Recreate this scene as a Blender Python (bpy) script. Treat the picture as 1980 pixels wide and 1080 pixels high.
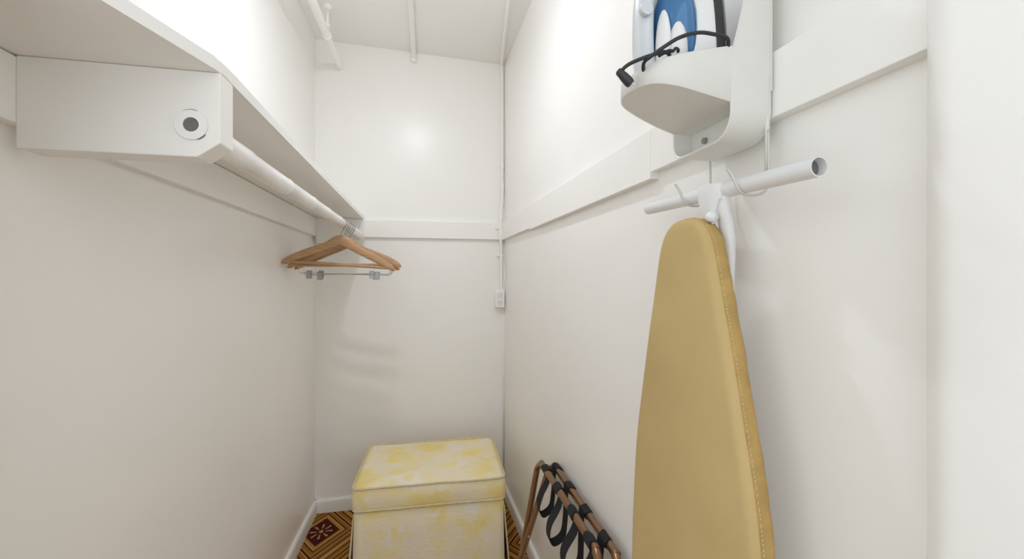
import bpy, bmesh, math, random
from mathutils import Vector, Matrix, Euler, noise as mnoise

for o in list(bpy.data.objects):
    bpy.data.objects.remove(o, do_unlink=True)
random.seed(7)
SC = bpy.context.scene
COL = SC.collection
R = math.radians
PI = math.pi

# ------------------------------------------------------------------ camera, light, exposure
# metres; X right, Y into the closet (along the left wall), Z up; the camera stands in the doorway
cam_d = bpy.data.cameras.new('camera')
cam_d.sensor_width = 36.0
cam_d.lens = 36.0 * 800.0 / 1980.0
cam_d.shift_y = -3.0 / 1980.0
cam_d.clip_start = 0.02
cam = bpy.data.objects.new('camera', cam_d)
COL.objects.link(cam)
cam.location = (0, 0, 1.2)
cam.rotation_euler = (R(90), 0, -math.atan(163.0 / 800.0))
SC.camera = cam

W = bpy.data.worlds.new('world')
SC.world = W
W.use_nodes = True
W.node_tree.nodes['Background'].inputs[0].default_value = (0.935, 0.992, 1.02, 1)
W.node_tree.nodes['Background'].inputs[1].default_value = 1.34

LAMP_STRENGTH = 365.0
LAMP_COLOUR = (0.945, 0.992, 1.10, 1)
SC.view_settings.view_transform = 'Standard'
SC.view_settings.look = 'None'
SC.view_settings.gamma = 1.0
SC.view_settings.use_curve_mapping = False
SC.view_settings.exposure = 0.08
# a small white room: light bounces many times
SC.cycles.max_bounces = 16
SC.cycles.diffuse_bounces = 14

# ------------------------------------------------------------------ node helpers
def new_mat(name):
    m = bpy.data.materials.new(name)
    m.use_nodes = True
    return m, m.node_tree.nodes, m.node_tree.links, m.node_tree.nodes['Principled BSDF']

def setp(b, color=None, rough=None, metal=None, spec=None, coat=None, trans=None, ior=None):
    if color is not None: b.inputs['Base Color'].default_value = (*color, 1)
    if rough is not None: b.inputs['Roughness'].default_value = rough
    if metal is not None: b.inputs['Metallic'].default_value = metal
    if spec is not None: b.inputs['Specular IOR Level'].default_value = spec
    if coat is not None: b.inputs['Coat Weight'].default_value = coat
    if trans is not None: b.inputs['Transmission Weight'].default_value = trans
    if ior is not None: b.inputs['IOR'].default_value = ior

def noise_tex(n, l, scale, detail=3, rough=0.5, coord='Object', mapping=None):
    tc = n.new('ShaderNodeTexCoord')
    t = n.new('ShaderNodeTexNoise')
    t.inputs['Scale'].default_value = scale
    t.inputs['Detail'].default_value = detail
    t.inputs['Roughness'].default_value = rough
    if mapping:
        mp = n.new('ShaderNodeMapping')
        mp.inputs['Scale'].default_value = mapping
        l.new(tc.outputs[coord], mp.inputs[0]); l.new(mp.outputs[0], t.inputs['Vector'])
    else:
        l.new(tc.outputs[coord], t.inputs['Vector'])
    return t

def ramp(n, l, src, stops, interp='LINEAR'):
    r = n.new('ShaderNodeValToRGB')
    r.color_ramp.interpolation = interp
    e = r.color_ramp.elements
    while len(e) < len(stops): e.new(0.5)
    for i, (p, c) in enumerate(stops):
        e[i].position = p
        e[i].color = (*c, 1) if len(c) == 3 else c
    l.new(src, r.inputs[0])
    return r

def bump(n, l, b, src, strength, dist):
    bp = n.new('ShaderNodeBump')
    bp.inputs['Strength'].default_value = strength
    bp.inputs['Distance'].default_value = dist
    l.new(src, bp.inputs['Height'])
    l.new(bp.outputs[0], b.inputs['Normal'])
    return bp

def math_node(n, l, op, a, b=None):
    m = n.new('ShaderNodeMath'); m.operation = op
    for i, v in enumerate((a, b)):
        if v is None: continue
        if isinstance(v, (int, float)): m.inputs[i].default_value = v
        else: l.new(v, m.inputs[i])
    return m.outputs[0]

def paint(name, color, rough, bs=0.25, scale=7.0, var=0.02):
    m, n, l, b = new_mat(name)
    setp(b, color, rough, spec=0.4)
    t1 = noise_tex(n, l, scale, 4, 0.55)
    t2 = noise_tex(n, l, 110.0, 2, 0.5)
    mixh = math_node(n, l, 'ADD', t1.outputs['Fac'], math_node(n, l, 'MULTIPLY', t2.outputs['Fac'], 0.10))
    bump(n, l, b, mixh, bs, 0.006)
    c0 = tuple(max(0, c - var) for c in color); c1 = tuple(min(1, c + var) for c in color)
    t3 = noise_tex(n, l, 2.2, 3, 0.5)
    rp = ramp(n, l, t3.outputs['Fac'], [(0.3, c0), (0.7, c1)])
    l.new(rp.outputs[0], b.inputs['Base Color'])
    return m

M = {}
M['wall'] = paint('wall_paint', (0.908, 0.898, 0.872), 0.285, 0.22, 6.0, 0.012)
M['ceiling'] = paint('ceiling_paint', (0.88, 0.868, 0.838), 0.55, 0.2, 6.0, 0.012)
M['trim'] = paint('trim_paint', (0.91, 0.90, 0.874), 0.34, 0.25, 14.0, 0.01)
M['base'] = paint('baseboard_paint', (0.86, 0.85, 0.83), 0.30, 0.2, 14.0, 0.01)
M['shelf'] = paint('shelf_paint', (0.87, 0.86, 0.835), 0.38, 0.3, 12.0, 0.012)
M['pipe'] = paint('pipe_paint', (0.905, 0.90, 0.882), 0.32, 0.3, 25.0, 0.012)
M['rod'] = paint('rod_paint', (0.90, 0.89, 0.88), 0.28, 0.25, 18.0, 0.008)

def simple(name, color, rough, metal=0.0, var=0.03, scale=30.0, bs=0.0, coat=None):
    m, n, l, b = new_mat(name)
    setp(b, color, rough, metal, coat=coat)
    t = noise_tex(n, l, scale, 3, 0.5)
    c0 = tuple(max(0, c * (1 - var)) for c in color); c1 = tuple(min(1, c * (1 + var)) for c in color)
    rp = ramp(n, l, t.outputs['Fac'], [(0.3, c0), (0.7, c1)])
    l.new(rp.outputs[0], b.inputs['Base Color'])
    if bs: bump(n, l, b, t.outputs['Fac'], bs, 0.002)
    return m

M['plastic'] = simple('white_plastic', (0.74, 0.735, 0.70), 0.38, var=0.01)
M['iron_white'] = simple('iron_white_plastic', (0.80, 0.80, 0.80), 0.22, var=0.01)
M['iron_grey'] = simple('iron_pale_grey_plastic', (0.62, 0.65, 0.68), 0.30, var=0.02)
M['iron_blue'] = simple('iron_blue_tank', (0.035, 0.16, 0.36), 0.12, var=0.1, scale=20, coat=0.5)
M['black_plastic'] = simple('black_plastic', (0.025, 0.026, 0.028), 0.42)
M['black_rubber'] = simple('black_cord', (0.02, 0.022, 0.026), 0.5)
M['steel'] = simple('chrome_steel', (0.62, 0.62, 0.62), 0.22, 1.0)
M['clip_steel'] = simple('worn_clip_steel', (0.34, 0.33, 0.32), 0.28, 1.0, var=0.2, scale=200)
M['dark_steel'] = simple('hook_wire', (0.33, 0.32, 0.31), 0.30, 1.0)
M['metal_white'] = simple('white_enamel', (0.78, 0.785, 0.79), 0.28, 0.0, var=0.01)
M['wire_grey'] = simple('grey_wire', (0.62, 0.62, 0.60), 0.35, 0.2)
M['hole'] = simple('hollow_shade_and_crack', (0.16, 0.155, 0.15), 0.7)  # dark tone for painted shade in pipe hollows, and for paint cracks
M['webbing'] = simple('black_webbing', (0.010, 0.0105, 0.014), 0.85, scale=400, bs=0.3)
M['bronze'] = simple('bronze_tube', (0.27, 0.150, 0.082), 0.27, 0.75, var=0.06, scale=12)
M['lining'] = simple('dark_lining', (0.05, 0.05, 0.045), 0.9)
M['piping'] = simple('piping_cord', (0.66, 0.56, 0.33), 0.85, var=0.1, scale=60)

# hanger wood
m, n, l, b = new_mat('hanger_wood'); setp(b, (0.5, 0.3, 0.15), 0.35)
t = noise_tex(n, l, 6.0, 5, 0.6, mapping=(3, 30, 30))
rp = ramp(n, l, t.outputs['Fac'], [(0.25, (0.36, 0.20, 0.095)), (0.55, (0.50, 0.30, 0.155)), (0.8, (0.60, 0.38, 0.21))])
l.new(rp.outputs[0], b.inputs['Base Color']); M['wood'] = m

# ironing board cover: tan cotton
m, n, l, b = new_mat('tan_cotton_cover'); setp(b, rough=0.85, spec=0.25)
t = noise_tex(n, l, 5.0, 4, 0.55)
rp = ramp(n, l, t.outputs['Fac'], [(0.25, (0.49, 0.355, 0.155)), (0.75, (0.58, 0.43, 0.20))])
l.new(rp.outputs[0], b.inputs['Base Color'])
w1 = noise_tex(n, l, 900.0, 1, 0.5)
t2 = noise_tex(n, l, 14.0, 3, 0.5)
bump(n, l, b, math_node(n, l, 'ADD', math_node(n, l, 'MULTIPLY', w1.outputs['Fac'], 0.15), t2.outputs['Fac']), 0.25, 0.004)
M['cover'] = m
M['hem'] = simple('tan_hem_cotton', (0.47, 0.31, 0.105), 0.85, var=0.12, scale=40, bs=0.3)
M['stitch'] = simple('stitch_thread', (0.60, 0.47, 0.28), 0.8)

# ottoman damask: pale cream weave with yellow flowers
m, n, l, b = new_mat('yellow_damask'); setp(b, rough=0.8, spec=0.3)
tc = n.new('ShaderNodeTexCoord')
wob = n.new('ShaderNodeTexNoise'); wob.inputs['Scale'].default_value = 9.0; wob.inputs['Detail'].default_value = 3
l.new(tc.outputs['Object'], wob.inputs['Vector'])
mixv = n.new('ShaderNodeMixRGB'); mixv.blend_type = 'ADD'; mixv.inputs[0].default_value = 0.16
l.new(tc.outputs['Object'], mixv.inputs[1]); l.new(wob.outputs['Color'], mixv.inputs[2])
f1 = n.new('ShaderNodeTexNoise'); f1.inputs['Scale'].default_value = 8.0; f1.inputs['Detail'].default_value = 2.5
l.new(mixv.outputs[0], f1.inputs['Vector'])
r1 = ramp(n, l, f1.outputs['Fac'], [(0.34, (0.85, 0.765, 0.60)), (0.47, (0.87, 0.775, 0.54)), (0.60, (0.88, 0.73, 0.32)), (0.74, (0.83, 0.66, 0.27))])
f2 = n.new('ShaderNodeTexNoise'); f2.inputs['Scale'].default_value = 11.0; f2.inputs['Detail'].default_value = 3
mp = n.new('ShaderNodeMapping'); mp.inputs['Location'].default_value = (3.1, 1.7, 5.2)
l.new(mixv.outputs[0], mp.inputs[0]); l.new(mp.outputs[0], f2.inputs['Vector'])
r2 = ramp(n, l, f2.outputs['Fac'], [(0.53, (0, 0, 0)), (0.66, (1, 1, 1))])
mx = n.new('ShaderNodeMixRGB'); mx.inputs[2].default_value = (0.88, 0.83, 0.75, 1)
l.new(math_node(n, l, 'MULTIPLY', r2.outputs[0], 0.75), mx.inputs[0]); l.new(r1.outputs[0], mx.inputs[1])
l.new(mx.outputs[0], b.inputs['Base Color'])
fw = n.new('ShaderNodeTexNoise'); fw.inputs['Scale'].default_value = 160.0; fw.inputs['Detail'].default_value = 2
mp2 = n.new('ShaderNodeMapping'); mp2.inputs['Scale'].default_value = (0.25, 1, 1)
l.new(tc.outputs['Object'], mp2.inputs[0]); l.new(mp2.outputs[0], fw.inputs['Vector'])
bump(n, l, b, math_node(n, l, 'ADD', f1.outputs['Fac'], math_node(n, l, 'MULTIPLY', fw.outputs['Fac'], 0.35)), 0.35, 0.006)
M['damask'] = m

# patterned carpet: dark red lozenges with a flower, ringed by gold and brown stripes
m, n, l, b = new_mat('patterned_carpet'); setp(b, rough=0.95, spec=0.1)
tc = n.new('ShaderNodeTexCoord'); sx = n.new('ShaderNodeSeparateXYZ'); l.new(tc.outputs['Object'], sx.inputs[0])
A, B_ = 0.40, 0.54
def cell(offx, offy):
    u = math_node(n, l, 'SUBTRACT', sx.outputs[0], offx); u = math_node(n, l, 'DIVIDE', u, A)
    v = math_node(n, l, 'SUBTRACT', sx.outputs[1], offy); v = math_node(n, l, 'DIVIDE', v, B_)
    fu = math_node(n, l, 'SUBTRACT', u, math_node(n, l, 'ROUND', u)); fv = math_node(n, l, 'SUBTRACT', v, math_node(n, l, 'ROUND', v))
    return fu, fv
cx0, cy0 = -0.494, 2.10
fu, fv = cell(cx0, cy0)
d = math_node(n, l, 'ADD', math_node(n, l, 'ABSOLUTE', fu), math_node(n, l, 'ABSOLUTE', fv))   # 0..1
red = (0.085, 0.012, 0.014); gold = (0.50, 0.25, 0.040); brn = (0.075, 0.026, 0.012); pale = (0.55, 0.36, 0.15); org = (0.36, 0.15, 0.025)
def pat(tri):
    seq = [(0.0, red), (0.20, red), (0.205, gold), (0.245, pale), (0.262, brn), (0.285, org), (0.325, gold), (0.345, brn),
           (0.375, pale), (0.39, org), (0.44, brn), (0.46, gold), (0.485, pale), (0.50, brn)]
    return ramp(n, l, tri, seq, 'CONSTANT')
# fold so that the second lozenge lattice (offset half a cell) mirrors the first
dd = math_node(n, l, 'SUBTRACT', 0.5, math_node(n, l, 'ABSOLUTE', math_node(n, l, 'SUBTRACT', d, 0.5)))
pr = pat(dd)
# flower at the lozenge centre
pu = math_node(n, l, 'MULTIPLY', fu, A); pv = math_node(n, l, 'MULTIPLY', fv, B_ * 0.85)
rad = math_node(n, l, 'SQRT', math_node(n, l, 'ADD', math_node(n, l, 'MULTIPLY', pu, pu), math_node(n, l, 'MULTIPLY', pv, pv)))
ang = math_node(n, l, 'ARCTAN2', pv, pu)
pet = math_node(n, l, 'COSINE', math_node(n, l, 'MULTIPLY', ang, 8.0))
petm = math_node(n, l, 'GREATER_THAN', pet, 0.6)
inr = math_node(n, l, 'MULTIPLY', math_node(n, l, 'LESS_THAN', rad, 0.050), math_node(n, l, 'GREATER_THAN', rad, 0.020))
ctr = math_node(n, l, 'LESS_THAN', rad, 0.010)
fl = math_node(n, l, 'MAXIMUM', math_node(n, l, 'MULTIPLY', petm, inr), ctr)
mxf = n.new('ShaderNodeMixRGB'); mxf.inputs[2].default_value = (0.50, 0.30, 0.11, 1)
l.new(fl, mxf.inputs[0]); l.new(pr.outputs[0], mxf.inputs[1])
nz = noise_tex(n, l, 260.0, 2, 0.6)
mlt = n.new('ShaderNodeMixRGB'); mlt.blend_type = 'MULTIPLY'; mlt.inputs[0].default_value = 0.55
l.new(mxf.outputs[0], mlt.inputs[1]); l.new(ramp(n, l, nz.outputs['Fac'], [(0.3, (0.55, 0.55, 0.55)), (0.7, (1, 1, 1))]).outputs[0], mlt.inputs[2])
l.new(mlt.outputs[0], b.inputs['Base Color'])
bump(n, l, b, nz.outputs['Fac'], 0.7, 0.004)
M['carpet'] = m

m, n, l, b = new_mat('lamp_glass')
setp(b, (0.9, 0.9, 0.9), 0.3)
b.inputs['Emission Color'].default_value = LAMP_COLOUR
b.inputs['Emission Strength'].default_value = LAMP_STRENGTH
M['lamp'] = m

# ------------------------------------------------------------------ mesh helpers
def obj(name, bm, mat, parent=None, smooth=False, loc=None, rot=None, auto=None):
    bmesh.ops.recalc_face_normals(bm, faces=bm.faces[:])
    me = bpy.data.meshes.new(name)
    bm.to_mesh(me); bm.free()
    me.materials.append(M[mat] if isinstance(mat, str) else mat)
    if smooth or auto:
        for p in me.polygons: p.use_smooth = True
        if auto: me.set_sharp_from_angle(angle=R(auto))
    o = bpy.data.objects.new(name, me)
    COL.objects.link(o)
    if loc is not None: o.location = loc
    if rot is not None: o.rotation_euler = rot
    if parent is not None: o.parent = parent
    return o

def tag(o, label=None, cat=None, group=None, kind=None):
    if label: o['label'] = label
    if cat: o['category'] = cat
    if group: o['group'] = group
    if kind: o['kind'] = kind
    return o

def thing(name, label, cat, loc=(0, 0, 0), rot=(0, 0, 0), group=None):
    o = bpy.data.objects.new(name, None)
    o.empty_display_size = 0.05
    COL.objects.link(o)
    o.location = loc; o.rotation_euler = rot
    return tag(o, label, cat, group)

def box(x0, x1, y0, y1, z0, z1, bev=0.0, seg=2, bm=None):
    t = bmesh.new()
    vs = [t.verts.new((x, y, z)) for x in (x0, x1) for y in (y0, y1) for z in (z0, z1)]
    for f in ((0, 1, 3, 2), (4, 6, 7, 5), (0, 4, 5, 1), (2, 3, 7, 6), (0, 2, 6, 4), (1, 5, 7, 3)):
        t.faces.new([vs[i] for i in f])
    if bev: bmesh.ops.bevel(t, geom=t.edges[:], offset=bev, segments=seg, affect='EDGES', profile=0.5)
    return merge(bm, t)

def merge(bm, t):
    if bm is None: return t
    mp = {v: bm.verts.new(v.co) for v in t.verts}
    for f in t.faces:
        try: bm.faces.new([mp[v] for v in f.verts])
        except ValueError: pass
    t.free()
    return bm

def prism(pts, axis, a0, a1, bev=0.0, seg=2, bm=None):
    """pts: outline in the two other axes (in x,y,z order); extruded along axis from a0 to a1"""
    t = bmesh.new()
    def mk(p, a):
        if axis == 'x': return (a, p[0], p[1])
        if axis == 'y': return (p[0], a, p[1])
        return (p[0], p[1], a)
    A0 = [t.verts.new(mk(p, a0)) for p in pts]; A1 = [t.verts.new(mk(p, a1)) for p in pts]
    t.faces.new(A0); t.faces.new(A1[::-1])
    k = len(pts)
    for i in range(k): t.faces.new((A0[i], A0[(i + 1) % k], A1[(i + 1) % k], A1[i]))
    if bev: bmesh.ops.bevel(t, geom=t.edges[:], offset=bev, segments=seg, affect='EDGES', profile=0.5)
    return merge(bm, t)

def smooth_path(pts, sub=6, closed=False):
    P = [Vector(p) for p in pts]; out = []; k = len(P)
    rng = range(k) if closed else range(k - 1)
    for i in rng:
        p0 = P[(i - 1) % k] if (closed or i > 0) else P[0] * 2 - P[1]
        p1 = P[i]; p2 = P[(i + 1) % k]
        p3 = P[(i + 2) % k] if (closed or i + 2 < k) else P[-1] * 2 - P[-2]
        for s in range(sub):
            u = s / sub
            out.append(0.5 * ((2 * p1) + (p2 - p0) * u + (2 * p0 - 5 * p1 + 4 * p2 - p3) * u * u + (3 * p1 - p0 - 3 * p2 + p3) * u ** 3))
    if not closed: out.append(P[-1])
    return out

def tube(pts, r, seg=10, closed=False, caps=True, bm=None, flat=None):
    """round tube along pts; r a number or a list; flat=(a, b) scales the section"""
    t = bmesh.new()
    P = [Vector(p) for p in pts]; k = len(P)
    rs = r if isinstance(r, (list, tuple)) else [r] * k
    tang = []
    for i in range(k):
        a = P[(i + 1) % k] if (closed or i < k - 1) else P[i]
        c = P[(i - 1) % k] if (closed or i > 0) else P[i]
        tang.append((a - c).normalized())
    up = Vector((0, 0, 1)) if abs(tang[0].z) < 0.9 else Vector((1, 0, 0))
    nrm = (up - tang[0] * up.dot(tang[0])).normalized()
    rings = []
    for i in range(k):
        if i > 0:
            nrm = (nrm - tang[i] * nrm.dot(tang[i]))
            nrm = nrm.normalized() if nrm.length > 1e-6 else tang[i].orthogonal().normalized()
        bn = tang[i].cross(nrm)
        fa, fb = flat if flat else (1, 1)
        rings.append([t.verts.new(P[i] + nrm * (math.cos(2 * PI * j / seg) * rs[i] * fa) + bn * (math.sin(2 * PI * j / seg) * rs[i] * fb)) for j in range(seg)])
    for i in range(k if closed else k - 1):
        a, c = rings[i], rings[(i + 1) % k]
        for j in range(seg): t.faces.new((a[j], a[(j + 1) % seg], c[(j + 1) % seg], c[j]))
    if caps and not closed:
        t.faces.new(rings[0][::-1]); t.faces.new(rings[-1])
    return merge(bm, t)

def pipe_shell(p0, p1, ro, ri, seg=24):
    """open hollow tube"""
    t = bmesh.new()
    P0, P1 = Vector(p0), Vector(p1); d = (P1 - P0).normalized()
    u = d.orthogonal().normalized(); v = d.cross(u)
    def ring(p, r): return [t.verts.new(p + u * math.cos(2 * PI * j / seg) * r + v * math.sin(2 * PI * j / seg) * r) for j in range(seg)]
    L = [ring(P0, ri), ring(P0, ro), ring(P1, ro), ring(P1, ri)]
    for a in range(4):
        A_, C_ = L[a], L[(a + 1) % 4]
        for j in range(seg): t.faces.new((A_[j], A_[(j + 1) % seg], C_[(j + 1) % seg], C_[j]))
    return t

def lathe(profile, seg=24, axis='z', c=(0, 0, 0), bm=None):
    """profile: list of (radius, height)"""
    t = bmesh.new(); rings = []
    for r, h in profile:
        rg = []
        for j in range(seg):
            a = 2 * PI * j / seg
            p = (r * math.cos(a), r * math.sin(a), h)
            if axis == 'x': p = (p[2], p[0], p[1])
            if axis == 'y': p = (p[0], p[2], p[1])
            rg.append(t.verts.new(Vector(p) + Vector(c)))
        rings.append(rg)
    for a, b2 in zip(rings, rings[1:]):
        for j in range(seg): t.faces.new((a[j], a[(j + 1) % seg], b2[(j + 1) % seg], b2[j]))
    t.faces.new(rings[0][::-1]); t.faces.new(rings[-1])
    return merge(bm, t)

def struct(name, bm, mat, **k):
    return tag(obj(name, bm, mat, **k), kind='structure')

# ------------------------------------------------------------------ room shell
XL = -0.566          # left wall
YB = 2.278           # back wall
def XR(y): return 0.4931 - 0.0322 * y      # right wall leans in slightly towards the back
Y0 = 0.10            # front face of the closet's front wall
TH = 0.10

struct('wall_left', box(XL - TH, XL, 0.38, YB + TH, 0, 2.47), 'wall')
struct('wall_back', box(XL, 0.55, YB, YB + TH, 0, 2.47), 'wall')
struct('wall_right', prism([(XR(Y0), Y0), (XR(Y0) + TH, Y0), (XR(YB) + TH, YB), (XR(YB), YB)], 'z', 0, 2.47), 'wall')
# ceiling drops a little to the right
struct('ceiling', prism([(-0.666, 2.427), (0.60, 2.383), (0.60, 2.50), (-0.666, 2.50)], 'y', Y0, YB + TH), 'ceiling')
struct('floor', box(-1.6, 1.6, -1.2, YB + 0.05, -0.05, 0.0), 'carpet')
# front wall: doorway the camera looks through
struct('wall_front_left', box(XL, -0.418, 0.38, 0.508, 0, 2.40, 0.003), 'wall')
struct('wall_front_header', box(XL, 0.42, Y0, 0.28, 2.06, 2.39), 'wall')
struct('trim_5', prism([(0.42, Y0), (0.42, 0.258), (0.4225, 0.268), (0.427, 0.276), (0.438, 0.288), (0.446, 0.294), (0.49, 0.296), (0.49, Y0)], 'z', 0, 2.39), 'wall', auto=40)

# baseboards with a rounded top
def baseboard(name, p0, p1, nrm, th=0.014, h=0.066):
    bm = bmesh.new()
    prof = [(0, 0), (th, 0), (th, h - 0.012), (th * 0.85, h - 0.005), (th * 0.5, h), (0, h)]
    P0, P1, N = Vector((*p0, 0)), Vector((*p1, 0)), Vector((*nrm, 0)).normalized()
    a = [bm.verts.new(P0 + N * u + Vector((0, 0, z))) for u, z in prof]
    c = [bm.verts.new(P1 + N * u + Vector((0, 0, z))) for u, z in prof]
    bm.faces.new(a); bm.faces.new(c[::-1])
    for i in range(len(prof)):
        j = (i + 1) % len(prof)
        bm.faces.new((a[i], a[j], c[j], c[i]))
    return struct(name, bm, 'base', auto=50)
baseboard('baseboard_left', (XL, 0.508), (XL, YB), (1, 0))
baseboard('baseboard_back', (XL, YB), (XR(YB), YB), (0, -1))
baseboard('baseboard_right', (XR(0.29), 0.29), (XR(YB), YB), (-1, -0.0322))

# rail boards round the walls at hanging height
struct('trim_1', box(XL, XL + 0.020, 0.508, YB, 1.410, 1.500, 0.0015), 'trim')
struct('trim_2', box(XL + 0.02, XR(YB), YB - 0.019, YB, 1.412, 1.503, 0.0015), 'trim')
def rail(name, ya, yb, z0, z1, th):
    return struct(name, prism([(XR(ya) - th, ya), (XR(ya), ya), (XR(yb), yb), (XR(yb) - th, yb)], 'z', z0, z1, 0.0012), 'trim')
rail('trim_3', 0.285, 0.777, 1.4174, 1.506, 0.019)
rail('trim_4', 0.777, 1.695, 1.4040, 1.506, 0.0196)
rail('trim_6', 1.695, YB - 0.019, 1.4095, 1.503, 0.020)
# painted seam bead in the back right corner
tb = tube([(XR(YB) - 0.004, YB - 0.004, 0.06), (XR(YB) - 0.003, YB - 0.004, 1.41)], 0.005, 8)
struct('trim_7', tb, 'wall', smooth=True)

# ------------------------------------------------------------------ ceiling lamp (above the frame; lights the closet)
LX, LY = -0.082, 1.24
lamp = thing('ceiling_lamp', 'small shallow dome lamp in a white holder on the ceiling conduit', 'lamp', (LX, LY, 2.409))
obj('base', lathe([(0.055, -0.0), (0.058, -0.012), (0.03, -0.03), (0.030, -0.1125)], 28), 'metal_white', lamp, auto=40)
g = []
for i in range(0, 11):
    a = PI * i / 10
    g.append((max(0.002, 0.034 * math.sin(a)), -0.118 + 0.006 * math.cos(a)))
obj('globe', lathe(g, 16), 'lamp', lamp, smooth=True)

# ------------------------------------------------------------------ ceiling and wall pipes
def ceil_z(x): return 2.427 - (x + 0.666) * (0.044 / 1.266)
# sprinkler pipe
sp = thing('sprinkler_pipe', 'thick white painted pipe hung below the ceiling along the left wall', 'pipe', (-0.444, 1.3, 2.288))
pp = tube([(0, -1.015, 0), (0, 0.978, 0)], 0.0165, 18); obj('pipe', pp, 'pipe', sp, auto=50)
obj('clamp', lathe([(0.0185, -0.009), (0.020, -0.007), (0.020, 0.007), (0.0185, 0.009)], 18, 'y', (0, 0.69, 0)), 'pipe', sp, auto=50)
hr = thing('pipe_hanger_rod', 'short white rod with a round flange fixed to the ceiling above the left pipe', 'rod', (-0.441, 1.985, ceil_z(-0.441)))
obj('flange', lathe([(0.021, 0.0), (0.021, -0.005), (0.016, -0.010), (0.008, -0.016)], 22), 'pipe', hr, auto=40)
obj('stem', tube([(0, 0, -0.015), (0, 0.002, -0.06), (0.001, 0.003, -0.113)], 0.0065, 10), 'pipe', hr, smooth=True)
obj('nut', lathe([(0.010, -0.094), (0.010, -0.078)], 6), 'pipe', hr)
# lamp conduit along the ceiling
zc = ceil_z(-0.073)
lc = thing('lamp_conduit', 'thin white conduit running along the middle of the ceiling to the back wall', 'pipe', (-0.073, 1.7, zc))
obj('pipe', tube(smooth_path([(-0.004, -0.402, -0.012), (0, 0.0, -0.012), (0, 0.53, -0.012), (0, 0.555, -0.016), (0, 0.566, -0.03), (0, 0.566, -0.05)], 5), 0.0125, 12), 'pipe', lc, smooth=True)
obj('end_cap', lathe([(0.005, -0.060), (0.014, -0.054), (0.0155, -0.046), (0.014, -0.038)], 14, 'z', (0, 0.563, 0)), 'pipe', lc, smooth=True)
# corner conduit: comes across the ceiling, drops down the back right corner to the outlet box
xc = XR(YB) - 0.014
cc = thing('corner_conduit', 'thin white conduit dropping down the back right corner to the outlet', 'pipe', (xc, YB - 0.014, 1.13))
zt = ceil_z(0.4) - 1.13 - 0.012
path = smooth_path([(-0.150, -1.25, zt), (-0.066, -0.51, zt), (-0.012, -0.06, zt), (-0.002, -0.012, zt - 0.012), (0, 0, zt - 0.05), (0, 0, 0.9), (0, 0.0, 0.62), (0, 0, 0.52), (-0.006, 0.0, 0.44), (-0.010, -0.012, 0.34), (-0.010, -0.014, 0.28), (-0.006, -0.004, 0.20), (-0.006, 0, 0.0)], 6)
obj('pipe', tube(path, 0.0085, 10), 'pipe', cc, smooth=True)
for z in (0.69, 0.58, 0.565):
    obj('coupling', lathe([(0.0105, z - 0.012), (0.0118, z - 0.008), (0.0118, z + 0.008), (0.0105, z + 0.012)], 12), 'pipe', cc, auto=40)
obj('strap', box(-0.040, 0.006, -0.010, 0.004, 0.338, 0.352, 0.003), 'pipe', cc)
obj('strap', box(-0.030, 0.008, -0.008, 0.006, 0.190, 0.200, 0.003), 'pipe', cc)
obj('screw', lathe([(0.006, -0.006), (0.006, 0.0), (0.004, 0.003)], 10, 'y', (-0.034, -0.012, 0.345)), 'pipe', cc)
ob = thing('outlet_box', 'small white surface outlet box at the foot of the corner conduit', 'outlet', (XR(YB) - 0.030, YB - 0.001, 1.036))
obj('box', box(-0.027, 0.026, -0.036, 0.0, 0, 0.098, 0.004), 'pipe', ob)
obj('cover_plate', box(-0.0255, 0.0245, -0.039, -0.036, 0.004, 0.094, 0.001), 'pipe', ob)
for zz in (0.028, 0.068):
    so = obj('socket', box(-0.015, 0.014, -0.0415, -0.039, zz - 0.014, zz + 0.014, 0.001), 'metal_white', ob)
    for dx in (-0.006, 0.006): obj('slot', box(dx - 0.0012, dx + 0.0012, -0.0419, -0.0414, zz - 0.002, zz + 0.008), 'wire_grey', so)
obj('connector', lathe([(0.013, 0.097), (0.013, 0.104), (0.010, 0.106), (0.010, 0.115)], 12, 'z', (0.010, -0.013, 0)), 'pipe', ob, auto=40)

# ------------------------------------------------------------------ shelf, brackets, rod
sh = thing('closet_shelf', 'long white painted closet shelf on two end brackets on the left wall', 'shelf', (XL, 1.2, 1.376))
def L(pts, dx=XL, dy=1.2): return [(x - dx, y - dy) for x, y in pts]
plan = [(XL, 0.509), (-0.3552, 0.509), (-0.349, 0.527), (-0.302, 0.672), (-0.2985, 0.69), (-0.299, 0.72), (-0.324, YB), (XL, YB)]
obj('board', prism(L(plan), 'z', 0.126, 0.1445, 0.002), 'shelf', sh)
# front bracket board with a clipped lower corner and the rod hole
def bracket(ya, yb, xe, hole):
    bm = bmesh.new()
    x0 = XL + 0.020
    out = [(x0, 1.376), (xe - 0.031, 1.376), (xe, 1.398), (xe, 1.5015), (x0, 1.5015)]
    return prism([(x - XL, z - 1.376) for x, z in out], 'y', ya - 1.2, yb - 1.2, 0.0018)
br = obj('bracket', bracket(0.682, 0.724, -0.299, True), 'shelf', sh)
br2 = obj('bracket', bracket(YB - 0.060, YB - 0.0195, -0.322, False), 'shelf', sh)
RX, RZ = -0.336, 1.422
rx, ry, rz = RX - XL, -1.2, RZ - 1.376
ring = pipe_shell((rx, 0.681 + ry, rz), (rx, 0.6795 + ry, rz), 0.0215, 0.0118)
obj('hole_rim', ring, 'shelf', br)
obj('pipe_hole', pipe_shell((rx, 0.6822 + ry, rz), (rx, 0.6790 + ry, rz), 0.0125, 0.0105), 'trim', br)
obj('hole_shade_disc', lathe([(0.0108, 0.6814 + ry), (0.0108, 0.6812 + ry)], 24, 'y', (rx, 0, rz)), 'hole', br)  # dark disc on the solid board, painting the shade inside the hollow pipe
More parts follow.
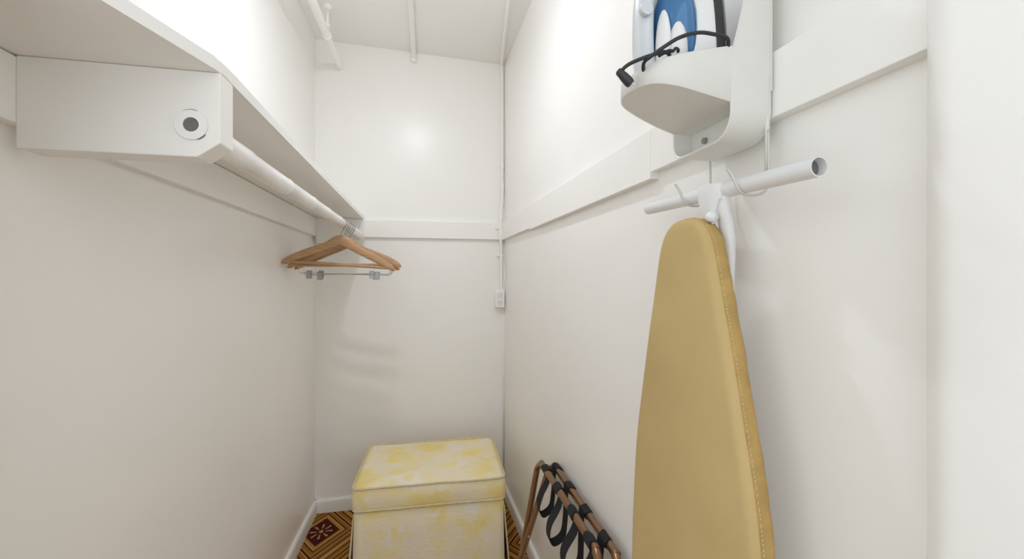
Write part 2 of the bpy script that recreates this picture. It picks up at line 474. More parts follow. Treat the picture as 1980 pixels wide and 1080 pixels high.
# cracked paint lines round the hole
for a0, a1 in ((70, 125), (-70, -35)):
    pts = [(rx + 0.0222 * math.cos(R(a0 + (a1 - a0) * i / 6)), 0.6812 + ry, rz + 0.0222 * math.sin(R(a0 + (a1 - a0) * i / 6))) for i in range(7)]
    obj('paint_crack', tube(pts, [0.0003, 0.0006, 0.0007, 0.0007, 0.0007, 0.0006, 0.0003], 6), 'hole', br)

rod_pts, rod_r = [], []
steps = [(0.725, 0.0205), (0.80, 0.0205), (0.86, 0.0212), (0.865, 0.0192), (1.08, 0.0195), (1.085, 0.0205), (1.09, 0.0186), (1.30, 0.0190), (1.305, 0.0200), (1.31, 0.0182), (1.48, 0.0186), (1.485, 0.0196), (1.49, 0.0180), (1.66, 0.0184), (1.70, 0.0192), (1.705, 0.0178), (1.93, 0.0180), (1.96, 0.0195), (1.99, 0.0180), (2.10, 0.0182), (2.12, 0.0192), (2.14, 0.0180), (2.2183, 0.0185)]
for y, r_ in steps:
    rod_pts.append((0, y - 1.47, (RZ - 0.003 * (y - 0.72)) - RZ)); rod_r.append(r_)
rod = obj('closet_rod', tube(rod_pts, rod_r, 24), 'rod', None, auto=35, loc=(RX, 1.47, RZ))
tag(rod, 'thick white painted clothes rod carrying the wooden hangers under the shelf', 'rod')

# ------------------------------------------------------------------ hangers
def hanger_body():
    top = [(0, 0), (0.012, -0.001), (0.024, -0.006), (0.036, -0.015), (0.050, -0.027), (0.070, -0.038), (0.100, -0.050), (0.140, -0.067), (0.175, -0.084), (0.198, -0.098), (0.212, -0.111), (0.217, -0.121)]
    bot = [(0, -0.036), (0.012, -0.041), (0.024, -0.047), (0.036, -0.053), (0.050, -0.060), (0.070, -0.069), (0.100, -0.082), (0.140, -0.099), (0.170, -0.112), (0.190, -0.121), (0.203, -0.127), (0.214, -0.128)]
    t = [(-x, z) for x, z in top[:0:-1]] + top
    bq = [(-x, z) for x, z in bot[:0:-1]] + bot
    bm = bmesh.new(); rows = []
    for (xt, zt_), (xb, zb) in zip(t, bq):
        c = 0.016 * (abs(xt) / 0.217) ** 2
        hw = 0.0062
        sec = [(xt, c - hw * 0.6, zt_), (xt, c + hw * 0.6, zt_), (xt, c + hw, zt_ - 0.004), (xb, c + hw, zb + 0.003), (xb, c + hw * 0.6, zb), (xb, c - hw * 0.6, zb), (xb, c - hw, zb + 0.003), (xt, c - hw, zt_ - 0.004)]
        rows.append([bm.verts.new(p) for p in sec])
    for a, c in zip(rows, rows[1:]):
        for j in range(8): bm.faces.new((a[j], a[(j + 1) % 8], c[(j + 1) % 8], c[j]))
    bm.faces.new(rows[0]); bm.faces.new(rows[-1][::-1])
    return bm

HK = 0.0205
def hook_bm():
    # rod axis at the origin of the hook circle, apex of the wood 0.052 below
    pts = []
    for a in range(205, -61, -15):
        pts.append((HK * math.cos(R(a)), 0, HK * math.sin(R(a)) + 0.0))
    pts += [(0.004, 0, -0.034), (0.0, 0, -0.043), (0, 0, -0.056)]
    return tube(smooth_path(pts, 3), 0.0016, 8)
APEX = -0.050

def make_hanger(kind, label, clips=(-0.125, 0.125)):
    t = thing('clothes_hanger', label, 'hanger', group='wooden hangers on the clothes rod')
    def sh_(bm): bmesh.ops.translate(bm, vec=(0, 0, APEX), verts=bm.verts[:]); return bm
    obj('hanger_body', sh_(hanger_body()), 'wood', t, auto=45)
    tag(obj('hook', hook_bm(), 'dark_steel', t, smooth=True), 'thin steel hook')
    if kind == 'bar':
        obj('trouser_bar', sh_(tube([(-0.197, 0.012, -0.116), (-0.19, 0.012, -0.116), (0.19, 0.012, -0.116), (0.197, 0.012, -0.116)], [0.004, 0.0062, 0.0062, 0.004], 10)), 'wood', t, smooth=True)
    else:
        zb = -0.152
        obj('clip_bar', sh_(tube(smooth_path([(-0.180, 0.010, -0.112), (-0.180, 0.010, -0.135), (-0.178, 0.010, -0.148), (-0.168, 0.010, zb), (-0.10, 0.010, zb), (0.10, 0.010, zb), (0.168, 0.010, zb), (0.178, 0.010, -0.148), (0.180, 0.010, -0.135), (0.180, 0.010, -0.112)], 4), 0.0017, 8)), 'steel', t, smooth=True)
        for x in clips:
            c = obj('clip', sh_(box(x - 0.010, x + 0.010, 0.004, 0.0065, zb - 0.022, zb + 0.012, 0.0008, bm=box(x - 0.010, x + 0.010, 0.0135, 0.016, zb - 0.022, zb + 0.012, 0.0008))), 'clip_steel', t)
            obj('clip_spring', sh_(lathe([(0.0035, x - 0.008), (0.0035, x + 0.008)], 10, 'x', (0, 0.010, zb))), 'dark_steel', c)
            obj('clip_jaw', sh_(box(x - 0.009, x + 0.009, 0.0062, 0.0138, zb - 0.022, zb - 0.015, 0.001)), 'black_plastic', c)
    return t

def dup(root, label):
    r_ = root.copy(); COL.objects.link(r_); r_['label'] = label
    for ch in [o for o in bpy.data.objects if o.parent == root]:
        c = ch.copy(); COL.objects.link(c); c.parent = r_
        for g_ in [o for o in bpy.data.objects if o.parent == ch]:
            d_ = g_.copy(); COL.objects.link(d_); d_.parent = c
    return r_

hb = make_hanger('bar', 'nearest wooden hanger on the rod, with a plain wooden trouser bar')
hs = [(hb, 1.752, -3, 3.8), (dup(hb, 'second wooden hanger from the front, its wooden trouser bar lying level'), 1.797, 1.5, -0.6),
      (make_hanger('clip', 'wooden hanger with metal clips set wide apart, right behind the two with wooden bars', (-0.142, 0.128)), 1.838, 0, 1.0),
      (make_hanger('clip', 'middle one of the three wooden hangers with metal clips', (-0.118, 0.092)), 1.882, 3, -1.5),
      (make_hanger('clip', 'rearmost wooden hanger with metal clips, closest to the back wall', (-0.112, 0.112)), 1.930, 6, 1.5)]
for h, y, yaw, roll in hs:
    h.location = (RX, y, RZ - 0.003 * (y - 0.72))
    h.rotation_euler = (0, R(roll), R(yaw))

# ------------------------------------------------------------------ ottoman
OT = thing('ottoman', 'low square ottoman in pale yellow floral damask against the back wall', 'ottoman', (0.018, 1.868, 0), (0, 0, R(-1.6)))
w, dp = 0.295, 0.215
def rounded_rect(hx, hy, r, k=5):
    pts = []
    for cx, cy, a0 in ((hx - r, hy - r, 0), (-hx + r, hy - r, 90), (-hx + r, -hy + r, 180), (hx - r, -hy + r, 270)):
        for i in range(k + 1):
            a = R(a0 + 90 * i / k); pts.append((cx + r * math.cos(a), cy + r * math.sin(a)))
    # add points along the straight sides
    out = []
    for i, p in enumerate(pts):
        q = pts[(i + 1) % len(pts)]
        out.append(p)
        dd_ = math.dist(p, q)
        if dd_ > 0.08:
            s_ = int(dd_ / 0.03)
            for j in range(1, s_): out.append((p[0] + (q[0] - p[0]) * j / s_, p[1] + (q[1] - p[1]) * j / s_))
    return out

def nz(p, s, amp): return mnoise.noise(Vector(p) * s) * amp

def cushion(hx, hy, z0, z1, r, bulge, crown):
    bm = bmesh.new(); rings = []
    K = 6
    base = rounded_rect(hx, hy, r)
    for i in range(K + 1):
        u = i / K; z = z0 + (z1 - z0) * u
        s = bulge * math.sin(PI * u)
        rg = []
        for x, y in base:
            v = Vector((x, y, 0)).normalized()
            dx = s + nz((x, y, z), 12, 0.002)
            rg.append(bm.verts.new((x + v.x * dx, y + v.y * dx, z + nz((x + 5, y, z), 7, 0.003))))
        rings.append(rg)
    for a, c in zip(rings, rings[1:]):
        k = len(a)
        for j in range(k): bm.faces.new((a[j], a[(j + 1) % k], c[(j + 1) % k], c[j]))
    def cap(rg, z, sgn):
        prev = rg
        for q in (0.93, 0.8, 0.6, 0.35, 0.12):
            cur = []
            for (x, y), v0 in zip(base, rg):
                zz = z + sgn * crown * (1 - q ** 3) + nz((x * q, y * q, 3.3), 9, 0.004) * (1 - q)
                cur.append(bm.verts.new((v0.co.x * q, v0.co.y * q, zz if q < 0.9 else (zz + v0.co.z) / 2)))
            k = len(cur)
            for j in range(k): bm.faces.new((prev[j], prev[(j + 1) % k], cur[(j + 1) % k], cur[j]))
            prev = cur
        bm.faces.new(prev)
    cap(rings[-1], z1, 1); cap(rings[0], z0, -0.2)
    return bm
cu = obj('cushion', cushion(w, dp, 0.308, 0.393, 0.028, 0.006, 0.012), 'damask', OT, smooth=True)
for z in (0.394, 0.309):
    pts = [(x + 0.001 * (1 if x > 0 else -1), y + 0.001 * (1 if y > 0 else -1), z + nz((x + 5, y, z), 7, 0.003)) for x, y in rounded_rect(w, dp, 0.028)]
    obj('piping', tube(pts, 0.0042, 8, closed=True), 'piping', cu, smooth=True)
# inner box and the four skirt panels
obj('base', box(-w + 0.025, w - 0.025, -dp + 0.025, dp - 0.025, 0.02, 0.304, 0.01), 'lining', OT)
def skirt(half, inset_ends, flare, zt_, zb_):
    """panel along local x, facing -y at y=0"""
    bm = bmesh.new(); NX, NZ = 22, 12; th = 0.006
    front, back = [], []
    for j in range(NZ + 1):
        v = j / NZ; z = zt_ + (zb_ - zt_) * v
        fr, bk = [], []
        for i in range(NX + 1):
            u = -1 + 2 * i / NX
            x = u * (half + flare * v)
            y = -flare * 1.2 * v + nz((x, z, half), 8, 0.006) * v - 0.008 * math.sin(min(1, v * 5) * PI / 2)
            fr.append(bm.verts.new((x, y, z))); bk.append(bm.verts.new((x, y + th, z)))
        front.append(fr); back.append(bk)
    for j in range(NZ):
        for i in range(NX):
            bm.faces.new((front[j][i], front[j][i + 1], front[j + 1][i + 1], front[j + 1][i]))
            bm.faces.new((back[j][i], back[j + 1][i], back[j + 1][i + 1], back[j][i + 1]))
        bm.faces.new((front[j][0], front[j + 1][0], back[j + 1][0], back[j][0]))
        bm.faces.new((front[j][NX], back[j][NX], back[j + 1][NX], front[j + 1][NX]))
    for i in range(NX):
        bm.faces.new((front[0][i], back[0][i], back[0][i + 1], front[0][i + 1]))
        bm.faces.new((front[NZ][i], front[NZ][i + 1], back[NZ][i + 1], back[NZ][i]))
    return bm
obj('skirt_panel', skirt(w - 0.008, 0, 0.006, 0.304, 0.012), 'damask', OT, smooth=True, loc=(0, -dp + 0.008, 0))
obj('skirt_panel', skirt(w - 0.008, 0, 0.006, 0.304, 0.012), 'damask', OT, smooth=True, loc=(0, dp - 0.008, 0), rot=(0, 0, PI))
obj('skirt_panel', skirt(dp - 0.034, 0, 0.018, 0.304, 0.012), 'damask', OT, smooth=True, loc=(-w + 0.006, 0.004, 0), rot=(0, 0, -PI / 2))
obj('skirt_panel', skirt(dp - 0.034, 0, 0.018, 0.304, 0.012), 'damask', OT, smooth=True, loc=(w - 0.006, 0.004, 0), rot=(0, 0, PI / 2))

# ------------------------------------------------------------------ luggage rack, folded, leaning on the right wall
LR = thing('luggage_rack', 'folded bronze luggage rack with black straps leaning on the right wall', 'luggage rack', (0.28, 1.17, 0))
def lr(p): return (p[0] - 0.28, p[1] - 1.17, p[2])
ZT = 0.55; tr = 0.0108
def uframe(xt, xb, yf, yn, zt_=ZT):
    dxz = (xt - xb) / zt_
    def leg(y, z): return (xb + dxz * z, y, z)
    rr = 0.055
    pts = [leg(yf, 0.006), leg(yf, 0.15), leg(yf, 0.33), leg(yf, zt_ - rr)]
    for a in (25, 50, 75): pts.append((xb + dxz * (zt_ - rr + rr * math.sin(R(a))), yf - rr * (1 - math.cos(R(a))), zt_ - rr + rr * math.sin(R(a))))
    pts += [(xt, yf - rr, zt_), (xt + 0.002, (yf + yn) / 2, zt_), (xt + 0.004, yn + rr, zt_)]
    for a in (75, 50, 25): pts.append((xb + dxz * (zt_ - rr + rr * math.sin(R(a))) + 0.004, yn + rr * (1 - math.cos(R(a))), zt_ - rr + rr * math.sin(R(a))))
    pts += [leg(yn, zt_ - rr), leg(yn, 0.33), leg(yn, 0.15), leg(yn, 0.006)]
    return [lr(p) for p in smooth_path(pts, 5)]
XA, XBb = 0.392, 0.431
fa = obj('tube_frame', tube(uframe(XA, 0.290, 1.440, 0.895), tr, 14), 'bronze', LR, smooth=True)
fb = obj('tube_frame', tube(uframe(XBb, 0.243, 1.412, 0.868), tr, 14), 'bronze', LR, smooth=True)
for fr, xb, yy in ((fa, 0.290, 1.440), (fa, 0.290, 0.895), (fb, 0.243, 1.412), (fb, 0.243, 0.868)):
    obj('rubber_foot', lathe([(0.0135, 0.0), (0.0135, 0.02), (0.0118, 0.028)], 14, 'z', lr((xb + 0.002, yy, 0))), 'black_plastic', fr, auto=40)
for y in (1.426, 0.881):
    obj('rivet', tube([lr((0.3456, y - 0.0258, 0.30)), lr((0.3456, y + 0.0258, 0.30))], 0.0040, 10), 'steel', LR)
SW = 0.021
def strap(y, drop, lean):
    """wraps round both bars and sags between them"""
    bm = bmesh.new(); pts = []
    ra = tr + 0.0018
    for a in range(-100, 191, 29): pts.append((XBb + 0.002 + ra * math.cos(R(-a + 90 + 0)), ZT + ra * math.sin(R(-a + 90))))
    pts = []
    # round bar B from the outside over the top, down the inner side, sag, up to bar A, over and round
    for a in (-150, -90, -45, 0, 45, 90, 135, 180): pts.append((XBb + 0.002 + ra * math.cos(R(a)), ZT + ra * math.sin(R(a))))
    zb = ZT - drop; xm = (XA + XBb) / 2 + 0.001
    sag = [(XBb - 0.012, ZT - drop * 0.25), (XBb - 0.006 - lean * 0.3, ZT - drop * 0.6), (xm + 0.018 - lean * 0.7, ZT - drop * 0.88), (xm - lean, zb), (xm - 0.022 - lean * 0.8, ZT - drop * 0.88), (XA - 0.012 - lean * 0.4, ZT - drop * 0.6), (XA + 0.004, ZT - drop * 0.28)]
    pts += sag
    for a in (0, 45, 90, 135, 180, 225, 270, 330): pts.append((XA + 0.002 + ra * math.cos(R(a)), ZT + ra * math.sin(R(a))))
    path = smooth_path([(p[0], 0, p[1]) for p in pts], 4)
    th = 0.0014; rows = []
    k = len(path)
    for i, p in enumerate(path):
        tg = (path[min(i + 1, k - 1)] - path[max(i - 1, 0)]).normalized()
        nn = Vector((-tg.z, 0, tg.x)) * th * 0.5
        yo = y + 0.004 * math.sin(i * 0.35 + y * 9)
        rows.append([bm.verts.new(lr((q.x, yo + s * SW * 0.95, q.z))) for q, s in ((p + nn, -1), (p + nn, 1), (p - nn, 1), (p - nn, -1))])
    for a, c in zip(rows, rows[1:]):
        for j in range(4): bm.faces.new((a[j], a[(j + 1) % 4], c[(j + 1) % 4], c[j]))
    bm.faces.new(rows[0]); bm.faces.new(rows[-1][::-1])
    return bm
for y, dr, ln in ((1.350, 0.150, 0.030), (1.222, 0.165, 0.034), (1.088, 0.160, 0.030), (0.962, 0.165, 0.032)):
    obj('strap', strap(y, dr, ln), 'webbing', LR, auto=60)

# ------------------------------------------------------------------ ironing board hung on the right wall
IB = thing('ironing_board', 'tan covered ironing board hanging nose up on the right wall', 'ironing board', (0.40, 0.57, 0.0))
YC = 0.571
prof = [(1.2905, 0.0), (1.2895, 0.016), (1.285, 0.031), (1.275, 0.045), (1.260, 0.056), (1.24, 0.064), (1.20, 0.0745), (1.157, 0.085), (1.106, 0.098), (1.028, 0.116), (0.96, 0.1315), (0.917, 0.140), (0.867, 0.147), (0.78, 0.155), (0.66, 0.1615), (0.5, 0.165), (0.3, 0.166), (0.16, 0.165), (0.11, 0.158), (0.085, 0.14), (0.075, 0.10), (0.073, 0.0)]
half = [(p.x, p.y) for p in smooth_path([(z, h_, 0) for z, h_ in prof], 5)]
outl = [(h_, z) for z, h_ in half] + [(-h_, z) for z, h_ in half[-2:0:-1]]
def outline_normals(o):
    k = len(o); res = []
    for i in range(k):
        a, c = o[(i - 1) % k], o[(i + 1) % k]
        tx, tz = c[0] - a[0], c[1] - a[1]; L_ = math.hypot(tx, tz) or 1
        res.append((-tz / L_, tx / L_))
    cx_ = sum(p[0] for p in o) / k; cz_ = sum(p[1] for p in o) / k
    return res
nrm = outline_normals(outl)
# make sure the normals point outwards
if nrm[len(half) // 2][0] < 0: nrm = [(-a, -c) for a, c in nrm]
def slab(layers, wob=0.0):
    bm = bmesh.new(); rings = []
    for inset, x, wamp in layers:
        rg = []
        for i, ((y, z), (ny, nz_)) in enumerate(zip(outl, nrm)):
            wv = wamp * mnoise.noise(Vector((i * 0.55, x * 60, 1.3))) if wamp else 0
            rg.append(bm.verts.new((x - 0.40 + wv * 0.5, YC - 0.57 + y - ny * (inset + wv), z - nz_ * (inset + wv))))
        rings.append(rg)
    k = len(outl)
    for a, c in zip(rings, rings[1:]):
        for j in range(k): bm.faces.new((a[j], a[(j + 1) % k], c[(j + 1) % k], c[j]))
    return bm, rings
bm, rings = slab([(0.016, 0.3795, 0), (0.009, 0.3802, 0), (0.004, 0.3822, 0), (0.001, 0.3855, 0), (0.0, 0.3895, 0)])
_k = len(rings[0]); _n = len(half)
for i in range(_n - 1):          # close the face with strips running across the board
    q_ = [rings[0][i], rings[0][i + 1], rings[0][(_k - i - 1) % _k], rings[0][(_k - i) % _k]]
    u_ = []
    for v in q_:
        if v not in u_: u_.append(v)
    bm.faces.new(u_)
cv = obj('cover', bm, 'cover', IB, smooth=True)
bm, rings = slab([(0.0, 0.3893, 0), (-0.0004, 0.394, 0.0008), (-0.0006, 0.400, 0.0018), (0.0, 0.406, 0.0028), (0.002, 0.411, 0.004), (0.010, 0.4145, 0.004), (0.030, 0.4155, 0.006), (0.045, 0.4140, 0.006)])
hem = obj('hem', bm, 'hem', cv, smooth=True)
# running stitches along the edge
bm = bmesh.new()
acc = 0.0
for i in range(len(outl)):
    p, q = outl[i], outl[(i + 1) % len(outl)]
    if min(p[1], q[1]) < 0.5: continue
    sl = math.dist(p, q); kk = max(1, round(sl / 0.006))
    for j in range(kk):
        u0, u1 = j / kk, (j + 0.55) / kk
        a = (p[0] + (q[0] - p[0]) * u0 + nrm[i][0] * 0.0008, p[1] + (q[1] - p[1]) * u0 + nrm[i][1] * 0.0008)
        c = (p[0] + (q[0] - p[0]) * u1 + nrm[i][0] * 0.0008, p[1] + (q[1] - p[1]) * u1 + nrm[i][1] * 0.0008)
        tube([(0.3925 - 0.40, YC - 0.57 + a[0], a[1]), (0.3932 - 0.40, YC - 0.57 + c[0], c[1])], 0.0007, 5, bm=bm)
obj('stitching', bm, 'stitch', cv)
# metal deck behind the cover
bm, rings = slab([(0.012, 0.400, 0), (0.012, 0.4125, 0)])
bm.faces.new(rings[0]); bm.faces.new(rings[1][::-1])
obj('deck', bm, 'metal_white', IB)
# T leg: foot bar along the wall and a flattened stem running down behind the board
ax = 0.4195; tz0, tz1 = 1.3345, 1.319
foot = obj('foot_bar', pipe_shell((ax + 0.002 - 0.40, 0.735 - 0.57, tz0), (ax - 0.009 - 0.40, 0.368 - 0.57, tz1), 0.0112, 0.0096, 28), 'metal_white', IB, auto=50)
_e1 = Vector((ax - 0.009 - 0.40, 0.368 - 0.57, tz1)); _e0 = Vector((ax + 0.002 - 0.40, 0.735 - 0.57, tz0)); _d = (_e0 - _e1).normalized()
for _p, _s in ((_e1, 1), (_e0, -1)):
    obj('tube_mouth_shade', tube([_p + _d * _s * 0.010, _p + _d * _s * 0.022], 0.00955, 24), 'hole', foot)  # added dark disc: paints the shade inside the open tube end
stem = smooth_path([(ax - 0.407, -0.050, 1.322), (ax - 0.404, -0.048, 1.300), (ax - 0.396, -0.045, 1.275), (0.030, -0.040, 1.235), (0.036, -0.024, 1.10), (0.036, 0.0, 0.90), (0.036, 0.0, 0.55), (0.034, 0.0, 0.42)], 5)
obj('leg', tube(stem, 0.0115, 14, flat=(0.75, 1.05)), 'metal_white', IB, smooth=True)
# saddle plate welded over bar and stem
obj('gusset', prism([(-0.058, 1.3345), (-0.034, 1.338), (-0.008, 1.339), (-0.008, 1.316), (-0.018, 1.296), (-0.026, 1.276), (-0.040, 1.276), (-0.048, 1.300), (-0.058, 1.312)], 'x', ax - 0.4165, ax - 0.4115, 0.0018), 'metal_white', IB, auto=40)
obj('leg', tube([(0.034, -0.10, 0.12), (0.034, 0.0, 0.50), (0.034, 0.004, 0.62)], 0.0095, 12), 'metal_white', IB, smooth=True)
obj('leg', tube([(0.034, 0.10, 0.12), (0.034, 0.008, 0.50), (0.034, 0.004, 0.62)], 0.0095, 12), 'metal_white', IB, smooth=True)
obj('nose_cap', lathe([(0.0072, -0.010), (0.0082, -0.004), (0.0075, 0.003), (0.004, 0.006)], 16, 'y', (0.001, -0.040, 1.288)), 'metal_white', IB, smooth=True)

# ------------------------------------------------------------------ iron caddy on the rail board, with two wire hooks below
CX, CY, CZ = 0.425, 0.545, 1.388
CD = thing('iron_caddy', 'white plastic wall caddy with a rounded tray holding the iron', 'holder', (CX, CY, CZ))
def cl(p): return (p[0] - CX, p[1] - CY, p[2] - CZ)
YN, YF, XW = 0.478, 0.612, 0.4545
# U shaped shell seen from the front: sides and rounded bottom
def shell_profile(inset):
    yn, yf, zb = YN + inset, YF - inset, 1.388 + inset
    rn, rf = 0.034 - inset, 0.026 - inset
    pts = [(yn, 1.72), (yn, 1.66), (yn, 1.60), (yn, 1.56), (yn, 1.53), (yn, 1.507), (yn, 1.47), (yn, 1.434)]
    for a in range(180, 271, 15): pts.append((yn + rn + rn * math.cos(R(a)), zb + rn + rn * math.sin(R(a))))
    for a in range(270, 361, 15): pts.append((yf - rf + rf * math.cos(R(a)), zb + rf + rf * math.sin(R(a))))
    pts += [(yf, 1.434), (yf, 1.47), (yf, 1.507), (yf, 1.53), (yf, 1.56), (yf, 1.60), (yf, 1.66), (yf, 1.72)]
    return pts
def front_x(z):
    if z < 1.50: return 0.393
    u = min(1, (z - 1.50) / 0.10)
    return 0.393 + 0.026 * (u ** 0.8)
po, pi_ = shell_profile(0), shell_profile(0.0035)
bm = bmesh.new(); rows = []
for (yo, zo), (yi, zi) in zip(po, pi_):
    fx = front_x(zo)
    rows.append([bm.verts.new(cl(p)) for p in ((XW, yo, zo), (fx + 0.001, yo, zo), (fx, (yo + yi) / 2, (zo + zi) / 2), (fx + 0.001, yi, zi), (XW, yi, zi))])
for a, c in zip(rows, rows[1:]):
    for j in range(5): bm.faces.new((a[j], a[(j + 1) % 5], c[(j + 1) % 5], c[j]))
bm.faces.new(rows[0]); bm.faces.new(rows[-1][::-1])
obj('shell', bm, 'plastic', CD, auto=50)
obj('back_plate', prism([(y - CY, z - CZ) for y, z in shell_profile(0.003)], 'x', XW - 0.006 - CX, XW - 0.0025 - CX), 'plastic', CD)
obj('screw_panel', prism([(y - CY, z - CZ) for y, z in shell_profile(0.003) if z < 1.45], 'x', 0.427 - CX, 0.431 - CX), 'plastic', CD)
obj('mounting_strip', box(0.4535 - CX, 0.4548 - CX, YN - 0.0022 - CY, YN + 0.02 - CY, 1.452 - CZ, 1.70 - CZ), 'plastic', CD)
obj('top_cap', box(0.420 - CX, XW - CX, YN - CY, YF - CY, 1.716 - CZ, 1.722 - CZ, 0.002), 'plastic', CD)
tag(obj('screw', lathe([(0.0048, -0.004), (0.0048, -0.001), (0.0035, 0.0)], 12, 'x', cl((0.4262, 0.5745, 1.4145))), 'dark_steel', CD, auto=40), 'dark screw head')
# tray: rounded plan, floor and lip that falls towards the tip
tp = [(0.396, 0.4785, 1.4335), (0.372, 0.4790, 1.4385), (0.350, 0.4800, 1.4430), (0.325, 0.4825, 1.4490), (0.304, 0.4880, 1.4535), (0.290, 0.5000, 1.4575), (0.2795, 0.520, 1.4595), (0.2745, 0.5450, 1.4600), (0.279, 0.566, 1.4588), (0.294, 0.5825, 1.4560), (0.325, 0.5965, 1.4500), (0.360, 0.6060, 1.4420), (0.396, 0.6115, 1.4340)]
tps = smooth_path(tp, 4)
def lip(x):
    u = max(0, min(1, (x - 0.2745) / (0.393 - 0.2745)))
    return 1.4805 + 0.0265 * u
bm = bmesh.new(); rows = []; bot_in = []
k = len(tps)
for i, p in enumerate(tps):
    tg = (tps[min(i + 1, k - 1)] - tps[max(i - 1, 0)]); tg.z = 0; tg.normalize()
    nn = Vector((-tg.y, tg.x, 0))
    if nn.dot(Vector((0.36, 0.545, 0)) - Vector((p.x, p.y, 0))) < 0: nn = -nn
    zt_ = lip(p.x); th = 0.0030
    q = p + nn * th; z0 = p.z
    rows.append([bm.verts.new(cl(v)) for v in ((p.x, p.y, z0 + 0.0008), (p.x, p.y, zt_), ((p.x + q.x) / 2, (p.y + q.y) / 2, zt_ + 0.0010), (q.x, q.y, zt_), (q.x, q.y, z0), ((p.x + q.x) / 2, (p.y + q.y) / 2, z0 - 0.0006))])
    bot_in.append((p + nn * 0.0025, z0))
for a, c in zip(rows, rows[1:]):
    for j in range(6): bm.faces.new((a[j], a[(j + 1) % 6], c[(j + 1) % 6], c[j]))
bm.faces.new(rows[0]); bm.faces.new(rows[-1][::-1])
obj('tray_wall', bm, 'plastic', CD, auto=50)
# floor: flat on top, its underside rising to the tip
bm = bmesh.new()
half_n = (len(bot_in) - 1) // 2
def strip(zf):
    L_ = []
    for i in range(half_n):
        (pa, za), (pb, zb) = bot_in[i], bot_in[len(bot_in) - 1 - i]
        L_.append([bm.verts.new(cl((pa.x + (pb.x - pa.x) * f, pa.y + (pb.y - pa.y) * f, zf(za + (zb - za) * f)))) for f in (0, 0.25, 0.5, 0.75, 1)])
    pm, zm = bot_in[half_n]
    tipv = bm.verts.new(cl((pm.x, pm.y, zf(zm))))
    back = [bm.verts.new(cl((XW - 0.004, YN + 0.003 + (YF - YN - 0.006) * f, zf(1.4320)))) for f in (0, 0.25, 0.5, 0.75, 1)]
    L_ = [back] + L_
    for a, c in zip(L_, L_[1:]):
        for j in range(4): bm.faces.new((a[j], a[j + 1], c[j + 1], c[j]))
    for j in range(4): bm.faces.new((L_[-1][j], L_[-1][j + 1], tipv))
strip(lambda z: z + 0.0006)
strip(lambda z: 1.4620)
obj('tray_floor', bm, 'plastic', CD, smooth=True)
# wire hooks that carry the board's foot bar
def hook_wire(y, z_top, zbar, tip):
    xw = 0.4505
    return smooth_path([(xw, y + 0.004, z_top), (xw, y + 0.003, zbar + 0.03), (xw - 0.002, y + 0.002, zbar + 0.004), (xw - 0.012, y, zbar - 0.010), (ax - 0.004, y, zbar - 0.0145), (ax - 0.018, y, zbar - 0.008), (ax - 0.026, y + 0.002, zbar + 0.010), (ax - 0.032, y + 0.004, zbar + tip)], 5)
obj('wire_hook', tube([cl(p) for p in hook_wire(0.592, 1.40, 1.3295, 0.020)], 0.0017, 8), 'wire_grey', CD, smooth=True)
obj('wire_hook', tube([cl(p) for p in hook_wire(0.474, 1.40, 1.3235, 0.020)], 0.0017, 8), 'wire_grey', CD, smooth=True)
obj('strut', tube([cl((0.4515, 0.481, 1.47)), cl((0.4515, 0.481, 1.345))], 0.0032, 8), 'plastic', CD, smooth=True)

# ------------------------------------------------------------------ steam iron standing on its heel in the tray
IX, IY, IZ = 0.345, 0.545, 1.4625
IR = thing('steam_iron', 'white and blue steam iron standing on its heel in the wall caddy', 'iron', (IX, IY, IZ))
H = 0.255
def sole_half(s):      # half width along the iron, s 0 heel .. 1 tip
    return 0.052 * (1 - s ** 2.3) ** 0.85 * (0.90 + 0.10 * min(1, s / 0.12)) if s < 1 else 0.0
def outline(scale_w, z0, z1, k=18):
    r_, l_ = [], []
    for i in range(k + 1):
        s = i / k; z = z0 + (z1 - z0) * s
        hw = max(0.0015, sole_half(s) * scale_w)
        r_.append((hw, z)); l_.append((-hw, z))
    return r_ + l_[::-1]
def iron_layers(layers):
    bm = bmesh.new(); rings = []
    for x, sw, z0, z1 in layers:
        rings.append([bm.verts.new((x, y, z)) for y, z in outline(sw, z0, z1)])
    k = len(rings[0])
    for a, c in zip(rings, rings[1:]):
        for j in range(k): bm.faces.new((a[j], a[(j + 1) % k], c[(j + 1) % k], c[j]))
    bm.faces.new(rings[0]); bm.faces.new(rings[-1][::-1])
    return bm
obj('soleplate', iron_layers([(0.056, 0.97, 0.012, H), (0.052, 1.0, 0.010, H + 0.002)]), 'steel', IR, auto=35)
obj('heat_skirt', iron_layers([(0.0525, 1.0, 0.008, H), (0.040, 1.0, 0.006, H - 0.004)]), 'black_plastic', IR, auto=35)
obj('body', iron_layers([(0.0405, 0.97, 0.002, H - 0.005), (0.026, 0.93, 0.0, H - 0.014), (0.012, 0.84, 0.0, H - 0.03), (-0.004, 0.68, 0.0, H - 0.055), (-0.016, 0.48, 0.0, H - 0.085)]), 'iron_white', IR, auto=50)
def ellipsoid(c, r, seg=20, rings_=12):
    t = bmesh.new()
    bmesh.ops.create_uvsphere(t, u_segments=seg, v_segments=rings_, radius=1)
    for v in t.verts: v.co = Vector((c[0] + v.co.x * r[0], c[1] + v.co.y * r[1], c[2] + v.co.z * r[2]))
    return t
tag(obj('water_tank', ellipsoid((0.002, 0, 0.080), (0.031, 0.0475, 0.092)), 'iron_blue', IR, smooth=True), 'glossy dark blue water tank')
for s in (-1, 1):
    obj('side_panel', ellipsoid((-0.010, s * 0.036, 0.046), (0.0125, 0.014, 0.043)), 'iron_white', IR, smooth=True)
    obj('side_panel', ellipsoid((-0.0265, s * 0.027, 0.052), (0.0085, 0.015, 0.055)), 'iron_white', IR, smooth=True)
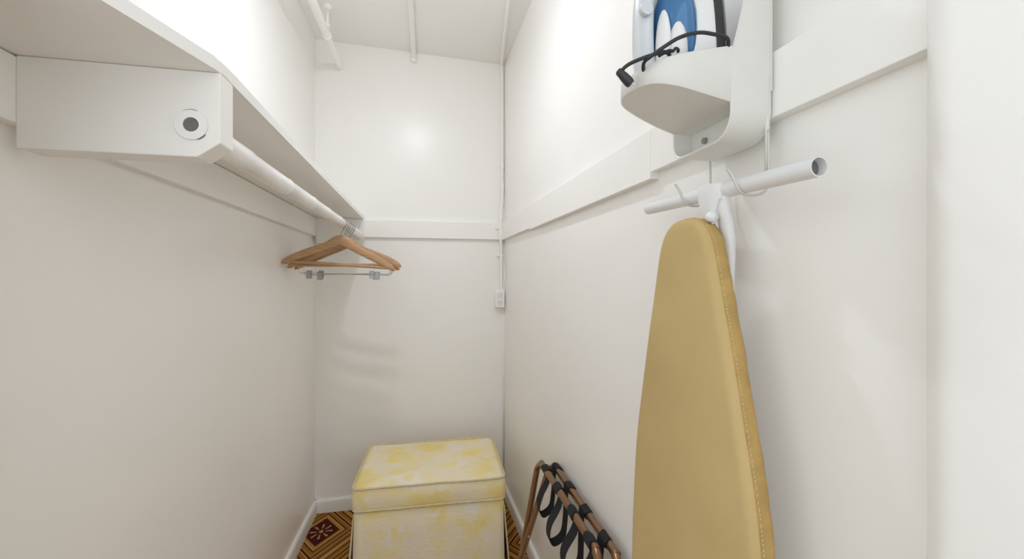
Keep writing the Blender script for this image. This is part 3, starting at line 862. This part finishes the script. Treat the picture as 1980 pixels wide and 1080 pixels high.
hp = smooth_path([(-0.010, 0, 0.012), (-0.028, 0, 0.018), (-0.040, 0, 0.045), (-0.042, 0, 0.10), (-0.038, 0, 0.15), (-0.024, 0, 0.178), (-0.008, 0, 0.185)], 5)
obj('handle', tube(hp, [0.018] * 6 + [0.017] * (len(hp) - 6), 16, flat=(0.72, 1.25)), 'iron_grey', IR, smooth=True)
obj('heel_rest', box(-0.042, 0.038, -0.030, 0.030, 0.0, 0.010, 0.004), 'iron_grey', IR)
obj('dial', lathe([(0.009, 0), (0.009, 0.007), (0.007, 0.010)], 18, 'y', (-0.050, -0.026, 0.108)), 'iron_grey', IR, auto=40)
def il(p): return (p[0] - IX, p[1] - IY, p[2] - IZ)
# cord: a loop over the near lip of the tray, then out over the tip to the plug
cp = [(0.388, 0.500, 1.480), (0.391, 0.484, 1.502), (0.3845, 0.4745, 1.5132), (0.3623, 0.473, 1.5155), (0.3397, 0.4725, 1.5145), (0.3152, 0.474, 1.5065), (0.2971, 0.480, 1.4960), (0.2835, 0.490, 1.4870), (0.2795, 0.500, 1.4835), (0.2875, 0.512, 1.4780),
      (0.305, 0.510, 1.478), (0.3133, 0.495, 1.492), (0.303, 0.489, 1.4945), (0.2901, 0.489, 1.4905), (0.2745, 0.4945, 1.4862), (0.2620, 0.502, 1.4823), (0.2549, 0.507, 1.4780), (0.2525, 0.510, 1.4735)]
cord = tag(obj('cord', tube([il(p) for p in smooth_path(cp, 6)], 0.0024, 10), 'black_rubber', IR, smooth=True), 'black power cord')
cp2 = [(0.322, 0.515, 1.475), (0.329, 0.500, 1.5010), (0.322, 0.493, 1.5035), (0.3145, 0.489, 1.497), (0.308, 0.489, 1.4965), (0.296, 0.492, 1.490)]
obj('cord', tube([il(p) for p in smooth_path(cp2, 6)], 0.0021, 10), 'black_rubber', IR, smooth=True)
pa = Vector((0.2480, 0.5115, 1.4762)); pd = (Vector((0.2651, 0.508, 1.4575)) - pa).normalized()
plug_p = [pa + pd * s_ for s_ in (0, 0.002, 0.008, 0.012, 0.021, 0.0255)]
obj('plug', tube([il(p) for p in plug_p], [0.0030, 0.0050, 0.0052, 0.0058, 0.0062, 0.0054], 12, flat=(1.0, 1.2)), 'black_plastic', cord, auto=50)
for dy in (-0.003, 0.003):
    q = plug_p[-1] + Vector((0, dy, 0))
    obj('prong', tube([il(q), il(q + pd * 0.005)], 0.0009, 6), 'steel', cord)
